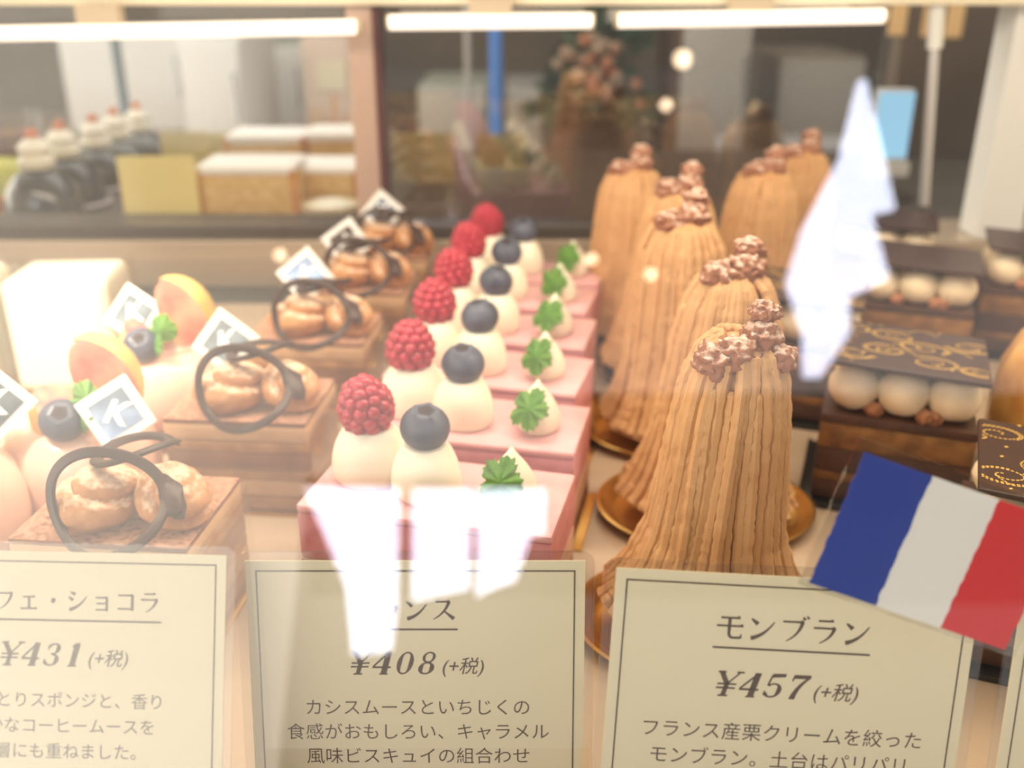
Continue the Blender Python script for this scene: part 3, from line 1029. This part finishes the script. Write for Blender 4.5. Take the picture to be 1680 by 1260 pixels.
def price_card(loc, rot, title, price, lines, label, tw=0.0062, CH=0.064):
    root = empty('price_card', loc, 0, label, 'price card', 'laminated price cards', rot)
    G().box(-CW / 2, CW / 2, 0.0018, CH, -0.0002, 0.0002).build('paper', M['paper'], root, smooth=False)
    e = 0.0021
    pts = []
    rr = 0.0028
    for cx, cy, a0 in ((CW / 2 + e - rr, CH + e - rr, 0), (-CW / 2 - e + rr, CH + e - rr, 90), (-CW / 2 - e + rr, rr, 180), (CW / 2 + e - rr, rr, 270)):
        for k in range(7):
            a = R(a0 + 15 * k)
            pts.append((cx + rr * math.cos(a), cy + rr * math.sin(a)))
    G().prism(pts, 0.0009, tf=Matrix.Translation((0, 0, -0.00045))).build('laminate', M['laminate'], root, smooth=False)
    z = 0.00024
    b = G()
    ink_lines(b, z, CH)
    b.build('border', M['ink'], root, smooth=False)
    top = CH
    tg = G()
    adv = tw * 1.0
    for k, ch in enumerate(title):
        cx = (k - (len(title) - 1) / 2) * adv
        kana(tg, ch, T(cx, top - 81 * PX, z) @ Matrix.Scale(tw * 0.96, 4))
    hw = len(title) * adv / 2
    tg.box(-hw, hw, top - 115.5 * PX, top - 112.5 * PX, z, z + 0.00004)
    tg.build('title', M['ink'], root, smooth=False)
    pg = G()
    fh = 0.0056
    v2, f2 = text_geo('(+税)', 0.0044, 'LEFT', 0.22, 0.00002)
    w2 = max(p[0] for p in v2)
    chars = '¥' + price
    adv = fh * 0.90
    x0 = -(adv * len(chars) + w2) / 2 + adv * 0.45
    sh = Matrix(((1, 0.27, 0, 0), (0, 1, 0, 0), (0, 0, 1, 0), (0, 0, 0, 1)))
    for k, ch in enumerate(chars):
        figure(pg, ch, T(x0 + adv * k, top - 171 * PX, z) @ sh @ Matrix.Scale(fh, 4))
    pg.add(v2, f2, tf=Matrix.Translation((x0 + adv * (len(chars) - 0.42), top - 178 * PX, z)))
    pg.build('price', M['ink'], root, smooth=False)
    lg = G()
    for k, s in enumerate(lines):
        v, f = text_geo(s, 0.0043 if tw > 0.006 else 0.0040)
        lg.add(v, f, tf=Matrix.Translation((0, top - (249 + 42.5 * k) * PX, z)))
    lg.build('description', M['ink'], root, smooth=False)
    G().box(-0.012, 0.012, 0.0, 0.03, -0.0016, -0.0006, 0.0002).box(-0.012, 0.012, 0.0, 0.0010, -0.016, -0.0016, tf=Matrix.Rotation(R(14), 4, 'X')).build('stand', M['film_cap'], root)
    return root


def card_rot(tilt, roll):
    return (Matrix.Rotation(R(90 - tilt), 4, 'X') @ Matrix.Rotation(R(roll), 4, 'Z')).to_euler()


c1 = price_card((-0.0985, 0.1500, -0.0035), card_rot(23, -1.2), 'カフェ・ショコラ', '431', ['しっとりスポンジと、香り', '豊かなコーヒームースを', '何層にも重ねました。'],
           'laminated price card reading 431, cut by the left edge', 0.0057, 0.0862)
c1.scale = (0.92, 0.92, 0.92)
c2 = price_card((-0.0220, 0.1740, 0.0), card_rot(13, 0.0), 'ランス', '408', ['カシスムースといちじくの', '食感がおもしろい、キャラメル', '風味ビスキュイの組合わせ'],
           'laminated price card reading 408, before the pink cakes', 0.0062, 0.0625)
c2.scale = (1.025, 1.025, 1.025)
c3 = price_card((0.0581, 0.1620, 0.0), card_rot(13, -3.2), 'モンブラン', '457', ['フランス産栗クリームを絞った', 'モンブラン。土台はパリパリ'],
                'laminated price card reading 457, flag leaning on its corner', 0.0066, 0.0645)
c3.scale = (1.045, 1.045, 1.045)
price_card((0.1448, 0.1620, 0.0), card_rot(13, -3.0), 'オペラ', '440', ['クラシックなチョコレート'], 'laminated price card cut by the right edge, mostly out of view', 0.0062, 0.0674)

# the laminated tricolour
fr = empty('tricolour_flag_card', (0, 0, 0), 0, 'laminated blue white red flag leaning on a price card corner', 'flag')
FW, FH = 0.0138, 0.0275


def jag(x, seed):
    r0 = random.Random(seed)
    return [(x + r0.uniform(-0.00018, 0.00018), FH * k / 26 - FH / 2) for k in range(27)]


edges = [jag(-1.5 * FW, 1), jag(-0.5 * FW, 2), jag(0.5 * FW, 3), jag(1.5 * FW, 4)]
for k, (nm_, mm) in enumerate((('blue_stripe', 'flag_b'), ('white_stripe', 'flag_w'), ('red_stripe', 'flag_r'))):
    poly = edges[k] + edges[k + 1][::-1]
    G().prism(poly[::-1], 0.0004, tf=Matrix.Translation((0, 0, -0.0002))).build(nm_, M[mm], fr, smooth=False)
G().box(-1.5 * FW - 0.0022, 1.5 * FW + 0.0022, -FH / 2 - 0.0008, FH / 2 + 0.0025, -0.0005, 0.0005).build('laminate', M['laminate'], fr, smooth=False)
fc = at(1536, 907, 0.160)
fr.location = fc
fr.rotation_euler = card_rot(13, -19.5)


# ------------------------------------------------------------------ lamps and fittings at the rear top
def lamp(p0, p1, label):
    root = empty('tube_lamp', ((p0 + p1) / 2), 0, label, 'lamp', 'tube lamps along the rear top')
    d = (p1 - p0) / 2
    G().tube([-d, d], 0.0040, 16).build('glowing_tube', M['tube'], root)
    G().tube([-d * 1.006, -d * 0.985], 0.0044, 16).tube([d * 0.985, d * 1.006], 0.0044, 16).build('end_cap', M['tube_cap'], root)
    G().box(-0.012, 0.012, -0.002, 0.008, 0.0038, 0.014).build('bracket', M['tube_cap'], root)
    return root


lamp(at(-260, 60, 0.582), at(592, 44, 0.582), 'glowing tube lamp at top left, left of the post')
lamp(at(636, 37, 0.582), at(974, 34, 0.582), 'short glowing tube lamp right of the post, middle one')
lamp(at(1010, 34, 0.582), at(1452, 26, 0.582), 'glowing tube lamp at top right of centre, farthest from the post')
p0, p1 = at(1540, -20, 0.60), at(1511, 398, 0.60)
root = empty('steel_rod', p1, 0, 'upright pale steel rod near the white end panel', 'rod')
d = p0 - p1
G().tube([d * 0.02, d * 0.80], 0.0030, 14).build('shaft', M['chrome'], root)
G().tube([d * 0.78, d * 1.05], 0.0046, 14).build('sleeve', M['white_panel'], root)
G().tube([d * 0.0, d * 0.05], 0.0046, 14).build('foot', M['chrome'], root)
G().tube([d * 0.13, d * 0.16], 0.0042, 14).build('collar', M['rail'], root)

# ------------------------------------------------------------------ behind the rear doors
structure(G().box(-1.6, 1.6, 1.045, 1.9, -0.08, -0.06), 'floor_back', M['floor'])
structure(G().box(-1.6, 1.6, 0.661, 1.04, -0.02, 0.012), 'trim_8', mat('counter_top', (92, 84, 74), 0.45, (76, 70, 62), 6))
structure(G().box(-1.6, 1.6, 1.9, 1.95, -0.2, 1.2), 'wall_back', mat('shop_wall', (128, 118, 104), 0.8, (96, 88, 80), 2.2, lo=0.4, hi=0.6))


def dome_cake(u, vtop, vbase, y, label, lean=0):
    p = at(u, vbase, y)
    p.z = 0.0125
    h = at(u, vtop, y).z - 0.0125
    root = empty('dome_cake', p, 0, label, 'cake', 'dark dome cakes on the rear shelf')
    r = 0.026
    b = h * 0.62
    G().lathe([(0, 0), (r, 0), (r * 1.02, b * 0.3), (r * 0.92, b * 0.65), (r * 0.62, b * 0.92), (r * 0.2, b), (0, b)], 40).build('glazed_dome', M['glaze'], root)
    G().lathe([(0, 0), (0.0115, 0.001), (0.013, 0.006), (0.010, 0.011), (0.0115, 0.015), (0.008, 0.020), (0.0, 0.024)], 24).build('cream_swirl', M['whip'], root, loc=(0, 0, b - 0.001))
    G().blob(0.0045, 2, 0.2, 2, 1).build('mandarin_piece', M['mandarin'], root, loc=(0.0, 0, b + 0.0235))
    G().tube([(r * 1.1 * math.cos(a), r * 1.1 * math.sin(a), 0.004) for a in [2 * PI * k / 40 for k in range(40)]], 0.0016, 8, closed=True).build('rim', M['lilac'], root)
    return root


dome_cake(80, 212, 372, 0.70, 'dark dome cake with cream swirl on the rear shelf, nearest dome')
dome_cake(122, 205, 350, 0.77, 'dark dome cake behind the nearest dome on the rear shelf')
dome_cake(175, 198, 340, 0.84, 'middle dark dome cake in the row behind the rear glass')
dome_cake(208, 190, 330, 0.90, 'fourth dark dome cake back from the rear glass')
dome_cake(245, 183, 325, 0.96, 'farthest dark dome cake on the rear shelf')


def slab(u0, u1, v0, v1, y, dep, label):
    a, b = at(u0, v1, y), at(u1, v0, y)
    w = (b.x - a.x) / 2
    h = b.z - 0.0125
    root = empty('sugared_sponge_slab', ((a.x + b.x) / 2, y + dep / 2, 0.0125), 0, label, 'cake', 'sugared sponge slabs on the rear shelf')
    G().box(-w, w, -dep / 2, dep / 2, 0, h * 0.86, 0.003, 3).build('sponge', M['genoise'], root)
    G().box(-w * 1.02, w * 1.02, -dep * 0.51, dep * 0.51, h * 0.86, h, 0.003, 3).build('sugar_top', M['sugar'], root)
    for s in (-1, 1):
        G().box(s * w - 0.003, s * w + 0.003, -dep * 0.515, -dep * 0.49, 0, h * 0.93, 0.001).build('crust_edge', M['crust'], root)
    return root


slab(332, 480, 272, 372, 0.678, 0.05, 'sugared sponge slab in front of the others on the rear shelf, left half')
slab(486, 584, 274, 372, 0.712, 0.05, 'sugared sponge slab in front by the rear post')
slab(378, 500, 222, 300, 0.80, 0.05, 'sugared sponge slab in the second line, left half')
slab(506, 612, 218, 330, 0.80, 0.05, 'sugared sponge slab in the second line by the rear post')


def yellow_card(u0, u1, v0, v1, y, label):
    a, b = at(u0, v1, y), at(u1, v0, y)
    w = (b.x - a.x) / 2
    root = empty('yellow_card', ((a.x + b.x) / 2, y, 0.0125), 0, label, 'price card', 'plain yellow cards behind the rear glass')
    h = b.z - 0.0125
    G().box(-w, w, -0.0005, 0.0005, 0.0012, h, 0.0003, 1).build('sheet', M['yellow'], root)
    G().box(-w * 0.7, w * 0.7, -0.004, 0.010, 0.0, 0.0011).box(-w * 0.7, w * 0.7, 0.0006, 0.0016, 0.0011, h * 0.4).build('holder', M['film_cap'], root)
    return root


yellow_card(208, 318, 256, 372, 0.672, 'plain pale yellow card standing beside the sponge slabs, largest')
yellow_card(272, 340, 216, 300, 0.87, 'plain yellow card behind the largest one, left of the sponge slabs')
yellow_card(344, 414, 218, 300, 0.92, 'plain yellow card just above the front sponge slab')
yellow_card(648, 745, 218, 300, 0.86, 'plain yellow card just right of the rear post')
yellow_card(782, 862, 220, 290, 0.92, 'plain tan card under the blue pole')

# ribbed paper cup, pudding jar, lemon tart
p = at(538, 366, 0.672)
root = empty('paper_baking_cup', (p.x, 0.685, 0.0125), 0, 'ribbed pale paper cup before the sponge slab by the rear post', 'cup')
G().lathe([(0, 0.0), (0.012, 0.0), (0.020, 0.022), (0.0195, 0.022), (0.0115, 0.001), (0, 0.001)], 96, wob=lambda a, z: 0.05 * math.sin(24 * a)).build('cup_wall', M['whip_warm'], root)
G().lathe([(0, 0.001), (0.0113, 0.001), (0.0185, 0.0195), (0.010, 0.024), (0, 0.0255)], 32).build('filling', M['whip'], root)
p = at(15, 240, 0.85)
root = empty('pudding_jar', (p.x, 0.86, 0.0125), 0, 'brown pudding jar at the far left of the rear shelf', 'jar')
hh = at(15, 185, 0.85).z - 0.0125
G().lathe([(0, 0), (0.019, 0), (0.021, 0.006), (0.021, hh * 0.72), (0, hh * 0.72)], 32).build('pudding', M['mocha'], root)
G().lathe([(0.022, 0), (0.0235, 0.006), (0.0235, hh), (0.0225, hh), (0.0225, 0.006), (0.022, 0.001)], 32).build('glass_jar', M['film_cap'], root)
root = empty('lemon_tart', (at(2, 300, 0.74).x, 0.75, 0.0125), 0, 'yellow green tart at the left edge of the rear shelf', 'tart')
G().lathe([(0, 0), (0.020, 0), (0.026, 0.016), (0.024, 0.018), (0, 0.017)], 40, wob=lambda a, z: 0.02 * math.sin(20 * a)).build('crust', M['crust'], root)
G().lathe([(0.0235, 0.016), (0.022, 0.030), (0.014, 0.040), (0, 0.043)], 32).build('lemon_filling', mat('lemon_curd', (222, 214, 90), 0.3, (180, 186, 70), 60), root)


def far_box(name, label, cat, u0, u1, v0, v1, y, dep, m_, parts=True, extra=None):
    a, b = at(u0, v1, y), at(u1, v0, y)
    z0 = -0.0598
    root = empty(name, ((a.x + b.x) / 2, y, z0), 0, label, cat)
    w = (b.x - a.x) / 2
    h = b.z - z0
    G().box(-w, w, 0, dep, 0, h, min(w, dep) * 0.12).build('body', m_, root)
    if extra:
        extra(root, w, h)
    return root


def fridge_door(root, w, h):
    G().box(-w * 0.94, w * 0.94, -0.006, -0.0002, h * 0.04, h * 0.96, 0.002).build('door', M['white_panel'], root)
    G().tube([(w * 0.75, -0.012, h * 0.35), (w * 0.75, -0.012, h * 0.75)], 0.003, 8).build('handle', M['chrome'], root)


def flaps(root, w, h):
    G().box(-w * 0.5, w * 0.5, -0.003, -0.0002, h * 0.55, h * 0.8).build('label_sheet', M['paper'], root)
    G().box(-w * 0.08, w * 0.08, -0.001, 0.0, h * 0.05, h * 0.5).build('tape', M['crust'], root)


grey_green = mat('grey_green', (150, 160, 150), 0.6, (176, 180, 168), 8)
far_box('white_fridge', 'white fridge standing beyond the sponge slabs', 'fridge', 318, 392, 62, 300, 1.35, 0.2, M['white_panel'], extra=fridge_door)
far_box('metal_cabinet', 'pale grey green cabinet left of the rear post', 'cabinet', 405, 500, 70, 300, 1.60, 0.2, grey_green, extra=fridge_door)
far_box('cardboard_box', 'tall pale box stack beside the rear post', 'box', 510, 590, 60, 300, 1.45, 0.2, mat('kraft', (206, 186, 168), 0.7), extra=flaps)
far_box('dark_cabinet', 'dark cabinet far left beyond the dome cakes', 'cabinet', 130, 310, 40, 300, 1.62, 0.15, mat('dark_wood', (62, 52, 54), 0.6, (86, 74, 70), 12), extra=fridge_door)
far_box('green_cabinet', 'pale green cabinet just right of the rear post', 'cabinet', 690, 800, 140, 300, 1.40, 0.2, mat('mint_paint', (206, 214, 200), 0.6), extra=fridge_door)
far_box('white_counter_unit', 'white unit right of the blue pole', 'cabinet', 830, 900, 145, 300, 1.45, 0.2, M['white_panel'], extra=fridge_door)
far_box('brown_cabinet', 'brown cabinet behind the chestnut cakes', 'cabinet', 1100, 1240, 20, 330, 1.30, 0.2, mat('brown_wood', (122, 100, 84), 0.6, (104, 84, 72), 14), extra=fridge_door)
far_box('grey_machine', 'grey machine standing behind the right rear glass', 'machine', 1255, 1425, 90, 330, 1.40, 0.2, mat('machine_grey', (186, 178, 164), 0.5, (160, 152, 140), 10), extra=fridge_door)


def pole(u, v0, v1, y, r, m_, name, label, bands=True):
    a, b = at(u, v1, y), at(u, v0, y)
    root = empty(name, (a.x, y, -0.0598), 0, label, 'pole')
    h = b.z + 0.0598 + 0.1
    G().lathe([(0, 0), (r * 2.2, 0), (r * 2.2, 0.008), (r, 0.012), (0, 0.012)], 20).build('foot', m_, root)
    G().tube([(0, 0, 0.012), (0, 0, h)], r, 14).build('shaft', m_, root)
    return root


pole(814, 40, 218, 1.20, 0.0075, mat('blue_pole', (84, 152, 240), 0.4, emit=((84, 152, 246), 0.45)), 'blue_pole', 'bright blue upright pole behind the rear glass')  # emission added so the pole reads bright; it is no lamp
pole(770, 40, 260, 1.22, 0.004, M['white_panel'], 'white_pole', 'thin white pole left of the blue pole')
pole(206, 40, 185, 1.10, 0.0055, mat('grey_blue', (110, 128, 140), 0.5), 'grey_pole', 'thin blue grey upright pole behind the dome cakes')

# potted flowers
p = at(955, 270, 1.15)
root = empty('potted_flowers', (p.x, 1.17, -0.0598), 0, 'dark pot of green leaves and small orange flowers', 'plant')
G().lathe([(0, 0), (0.035, 0), (0.05, 0.08), (0.047, 0.08), (0.034, 0.005), (0, 0.005)], 32).build('pot', mat('dark_pot', (70, 60, 56), 0.6), root)
G().lathe([(0, 0.072), (0.046, 0.072), (0, 0.0735)], 24).build('soil', M['biscuit'], root)
g = G()
lf = leaf_geo(0.02, 3, 9, 0.3)
for k in range(150):
    a, b = rnd.uniform(0, 2 * PI), rnd.uniform(0.05, 1.0)
    q = Vector((0.075 * math.cos(a) * b + 0.01, 0.05 * math.sin(a) * b, 0.085 + 0.085 * (1 - b * b) * rnd.random() + 0.02 * rnd.random()))
    g.add(lf.v, lf.f, tf=T(q.x, q.y, q.z, rnd.uniform(-0.9, 0.9), rnd.uniform(-0.9, 0.9), rnd.uniform(0, 6), rnd.uniform(0.5, 0.9)))
tag(g.build('foliage', mat('dark_leaf', (60, 84, 60), 0.5, (84, 110, 72), 30), root), kind='stuff')
g = G()
for k in range(26):
    a, b = rnd.uniform(0, 2 * PI), rnd.uniform(0.1, 0.95)
    g.blob(0.008, 2, 0.3, 2, k, tf=Matrix.Translation((0.072 * math.cos(a) * b + 0.008, -0.045 * abs(math.sin(a)) * b - 0.012, 0.105 + 0.075 * (1 - b * b) * rnd.random())))
g.build('blossoms', mat('orange_blossom', (206, 128, 90), 0.6, (190, 170, 150), 40, lo=0.45, hi=0.55), root)
p = at(985, 130, 1.42)
root = empty('leafy_plant', (p.x, 1.42, -0.0598), 0, 'dark green leafy plant behind the pot of flowers', 'plant')
G().lathe([(0, 0), (0.03, 0), (0.042, 0.07), (0.039, 0.07), (0, 0.06)], 28).build('pot', mat('brown_pot', (80, 66, 58), 0.6), root)
g = G()
for k in range(170):
    a, b = rnd.uniform(0, 2 * PI), rnd.uniform(0.0, 1.0) ** 0.5
    z = rnd.uniform(0.07, 0.33)
    w = 0.06 * (1 - abs(z - 0.2) / 0.2) + 0.015
    g.add(lf.v, lf.f, tf=T(w * math.cos(a) * b, w * math.sin(a) * b, z, rnd.uniform(-1, 1), rnd.uniform(-1, 1), rnd.uniform(0, 6), rnd.uniform(0.7, 1.2)))
g.tube([(0, 0, 0.05), (0.004, 0, 0.18), (0, 0.004, 0.3)], 0.004, 8)
tag(g.build('foliage', mat('deep_leaf', (48, 82, 66), 0.5, (60, 100, 78), 30), root), kind='stuff')

# screen and notes at the right
a, b = at(1440, 272, 0.78), at(1521, 152, 0.78)
root = empty('small_screen', ((a.x + b.x) / 2, 0.80, 0.0125), 0, 'small bright pale blue screen behind the steel rod', 'screen')
w = (b.x - a.x) / 2
G().box(-w, w, 0, 0.012, a.z - 0.0125, b.z - 0.0125, 0.002).build('housing', M['white_panel'], root)
G().box(-w * 0.95, w * 0.95, -0.0006, -0.0001, a.z - 0.0125 + 0.003, b.z - 0.0125 - 0.002).build('display', mat('screen_glow', (150, 205, 240), 0.4, emit=((150, 208, 246), 0.75)), root)
G().box(-w * 0.9, w * 1.15, -0.004, 0.016, a.z - 0.0125 - 0.012, a.z - 0.0125 - 0.0005, 0.001).build('tray', M['white_panel'], root)
G().tube([(0, 0.006, 0.003), (0, 0.006, a.z - 0.0125 - 0.010)], 0.005, 12).build('stem', M['rail'], root)
G().lathe([(0, 0), (0.026, 0), (0.026, 0.003), (0, 0.0035)], 28).build('foot', M['rail'], root, loc=(0, 0.006, 0))
structure(G().box(0.378, 1.2, 1.0, 1.03, 0.0125, 0.6), 'wall_back_right', mat('brown_partition', (112, 98, 84), 0.7, (98, 84, 72), 5))
for (u0, u1, v1, lab) in ((1456, 1492, 58, 'orange note on the brown partition, left of three'), (1510, 1532, 60, 'orange note on the brown partition, behind the rod'), (1548, 1586, 62, 'orange note on the brown partition, right of the rod')):
    a, b = at(u0, v1, 0.999), at(u1, 4, 0.999)
    tag(G().box(a.x, b.x, 0.9985, 0.9998, a.z, b.z, 0.0003, 1).build('paper_note', mat('orange_paper', (244, 204, 146), 0.6), smooth=False), lab, 'note', 'orange notes on the partition')

# ------------------------------------------------------------------ unseen stand-ins for the street side that the front glass mirrors
OUT = -2.5
sky_glow = bpy.data.materials.new('bright_sky')
sky_glow.use_nodes = True
nb = sky_glow.node_tree.nodes['Principled BSDF']
nb.inputs['Base Color'].default_value = (0, 0, 0, 1)
nb.inputs['Emission Color'].default_value = lin((226, 232, 255))
nb.inputs['Emission Strength'].default_value = 13.0
dark = mat('dark_blocker', (46, 40, 36), 0.8)


def pane(name, poly, m_, y=OUT, t=0.02):
    g = G().prism(poly, t, tf=Matrix.Translation((0, y, 0)) @ Matrix.Rotation(R(90), 4, 'X'))
    return structure(g, name, m_)


pane('sky_gap_1', [(1.29, 2.72), (1.295, 2.14), (1.21, 2.12), (1.225, 1.86), (1.085, 1.79), (1.065, 1.65), (0.955, 1.50), (0.90, 1.50), (0.92, 1.66), (0.89, 1.84), (0.97, 2.05), (1.14, 2.35), (1.26, 2.70)], sky_glow)  # added glowing panes, outlined so the front glass mirrors patches of sky
pane('sky_gap_2', [(-0.603, 1.129), (-0.33, 1.129), (-0.32, 0.875), (-0.318, 0.773), (-0.328, 0.664), (-0.429, 0.654), (-0.46, 0.837)], sky_glow)
pane('sky_gap_3', [(-0.289, 1.125), (-0.117, 1.125), (-0.118, 0.981), (-0.118, 0.835), (-0.200, 0.818), (-0.275, 0.800)], sky_glow)
pane('sky_gap_4', [(-0.101, 1.125), (0.096, 1.125), (0.092, 0.996), (0.055, 0.992), (0.01, 0.858), (-0.068, 0.83), (-0.098, 0.81)], sky_glow)
pane('glare_blocker', [(0.20, -0.4), (4.0, -0.4), (4.0, 1.485), (0.20, 1.485)], dark, OUT - 0.1)  # unseen dark sheets added to keep glare out of the lower glass
pane('glare_blocker_low', [(-0.62, -0.4), (0.199, -0.4), (0.199, 1.20), (-0.62, 1.20)], dark, OUT - 0.1)

bulb_glow = mat('bulb_glow', (255, 220, 170), 0.4, emit=((255, 226, 190), 22.0))
for x, z, r, lab in ((0.559, 2.509, 0.026, 'highest shop pendant lamp mirrored in the leaning front glass'), (0.491, 2.312, 0.016, 'second highest shop pendant lamp mirrored in the front glass'),
                     (0.231, 1.722, 0.014, 'small pendant lamp mirrored in the glass over the pink cakes'), (0.401, 1.669, 0.014, 'small pendant lamp mirrored over the chestnut cakes'),
                     (-0.676, 1.737, 0.014, 'small pendant lamp mirrored over the coffee cakes at left')):
    root = empty('pendant_lamp', (x, -2.2, z), 0, lab, 'lamp', 'shop pendant lamps mirrored in the front glass')  # shop bulbs out of view, there for their glints in the glass
    G().blob(r, 3).build('bulb', bulb_glow, root)
    G().tube([(0, 0, r * 0.9), (0, 0, r * 2.2)], r * 0.5, 12).build('socket', M['black'], root)
    G().tube([(0, 0, r * 2.2), (0, 0, 3.4 - z)], 0.0025, 6).build('cord', M['black'], root)
